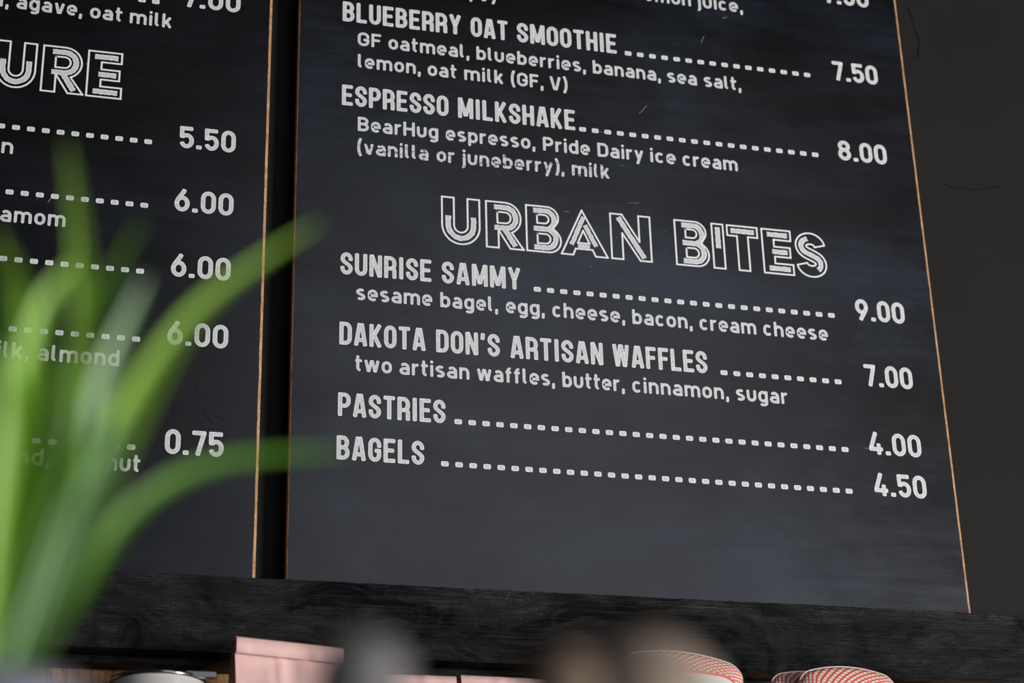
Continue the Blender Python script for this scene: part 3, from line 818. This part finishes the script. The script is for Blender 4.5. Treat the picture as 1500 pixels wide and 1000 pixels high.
YPL = -1.365
PX, PY = at(-30, 1010, YPL).x, YPL
RIMZ = at(-20, 972, YPL - .024).z
t = thing('potted_grass', 'potted plant with long arching bright green blades at the left edge', 'plant', (PX, PY, CT))
ph = RIMZ - CT
lathe('pot', MT['pot'], [(0, 0), (.015, 0), (.018, .003), (.0225, ph - .009), (.024, ph - .008), (.024, ph), (.0215, ph), (.0205, ph - .009), (0, ph - .009)], t)['label'] = 'greyish lilac glazed pot'
lathe('soil', MT['soil'], [(0, ph - .006), (.021, ph - .006)], t)
def blade(pts, w, mat, tw=0.0, v0=.45):
    """pts: (px, py, depth y) along the blade from the soil to its tip"""
    C = [at(a, b, c) - Vector((PX, PY, CT)) for a, b, c in pts]
    C = [C[0]] + C + [C[-1]]
    S = []
    for i in range(1, len(C) - 2):
        for k in range(12):
            u = k / 12; p0, p1, p2, p3 = C[i - 1:i + 3]
            S.append(.5 * ((2 * p1) + (p2 - p0) * u + (2 * p0 - 5 * p1 + 4 * p2 - p3) * u * u + (3 * p1 - p0 - 3 * p2 + p3) * u ** 3))
    S.append(C[-1])
    vs, uv, fs = [], [], []; n = len(S)
    view = (CAM - Vector((PX, PY, CT + .1))).normalized()
    for i, p in enumerate(S):
        t_ = (S[min(i + 1, n - 1)] - S[max(i - 1, 0)]).normalized()
        a = t_.cross(view).normalized(); b = a.cross(t_)
        an = tw * i / n + .25; a2 = a * math.cos(an) + b * math.sin(an); b2 = b * math.cos(an) - a * math.sin(an)
        v = i / (n - 1); ww = w * (.62 + .38 * min(1, v * 2.2)) * (1 - max(0, (v - v0) / (1 - v0)) ** (1.9 if v0 > .4 else 1.25)) + .0003
        for cc, dep in ((-1, .25), (-.5, .06), (0, 0), (.5, .06), (1, .25)):
            vs.append(p + a2 * (ww / 2 * cc) + b2 * (ww * dep)); uv.append((cc * .5 + .5, v * 3))
    for i in range(n - 1):
        for k in range(4):
            q = i * 5 + k; fs.append((q, q + 1, q + 6, q + 5))
    obj('leaf_blade', vs, fs, mat, t, smooth=True, uvs=uv)
Lf, Ld, Lp = MT['leaf'], MT['leaf_dark'], MT['leaf_sheen']
for pts, w, m, tw, k in [
  ([(12, 1000), (80, 760), (122, 540), (120, 370), (98, 205)], .0072, Lf, .2, 0),
  ([(22, 1000), (110, 790), (200, 600), (300, 450), (470, 325)], .0135, Lf, .3, 1),
  ([(25, 1000), (110, 880), (200, 748), (320, 680), (510, 660)], .0056, Ld, .2, -1),
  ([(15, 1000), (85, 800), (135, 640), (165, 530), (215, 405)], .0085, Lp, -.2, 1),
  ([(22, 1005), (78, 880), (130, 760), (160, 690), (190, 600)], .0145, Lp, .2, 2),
  ([(8, 1000), (50, 770), (100, 570), (150, 440), (212, 320)], .0052, Ld, .3, -1),
  ([(0, 1000), (30, 760), (52, 560), (35, 430), (-10, 330)], .0068, Lf, .2, 0),
  ([(-5, 1000), (5, 760), (28, 600), (65, 450), (110, 385)], .0070, Lf, -.3, 1),
  ([(12, 1000), (50, 860), (90, 740), (112, 650), (126, 540)], .0080, Ld, .2, 2),
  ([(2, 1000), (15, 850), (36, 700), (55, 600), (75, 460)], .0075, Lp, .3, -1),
  ([(-20, 1000), (-25, 800), (-15, 640), (5, 520), (15, 370)], .0085, Ld, .3, 1),
  ([(-10, 1000), (-30, 860), (-60, 740), (-100, 640), (-160, 560)], .0080, Lf, .3, 0),
  ([(8, 1002), (30, 880), (66, 770), (95, 680), (110, 590)], .0070, Ld, -.2, 1),
  ([(-12, 1000), (0, 850), (14, 720), (20, 610), (10, 500)], .0090, Lf, -.2, 2),
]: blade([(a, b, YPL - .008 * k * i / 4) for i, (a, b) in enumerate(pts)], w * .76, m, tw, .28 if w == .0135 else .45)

def bottle(px, pyt, y, r, mat, label):
    p = at(px, pyt, y); h = p.z - CT
    t = thing('bottle', label, 'bottle', (p.x, y, CT), 0, 'bottles close to the camera')
    dome = [(r * math.cos(R_(a)), h - r * 1.0 + r * 1.0 * math.sin(R_(a))) for a in range(0, 91, 9)]
    lathe('body', mat, [(0, 0), (r * 1.25, 0), (r * 1.3, .003), (r * 1.3, max(.02, h - 2.6 * r)), (r * .9, max(.022, h - 1.7 * r)), (r * .9, h - r * 1.1)], t)
    lathe('cap', mat, [(r * .9, h - r * 1.35), (r, h - r * 1.3)] + dome, t)
    return t
bottle(528, 925, -1.485, .0083, MT['cup_grey'], 'blurred grey rounded top in front of the tall pink bag')
bottle(938, 930, -1.48, .0142, MT['cup_brown'], 'wide blurred taupe rounded top in front of the left checkered tray')
bottle(822, 948, -1.485, .0072, MT['cup_dark'], 'narrow blurred dark brown top in front of the rightmost pink bag')
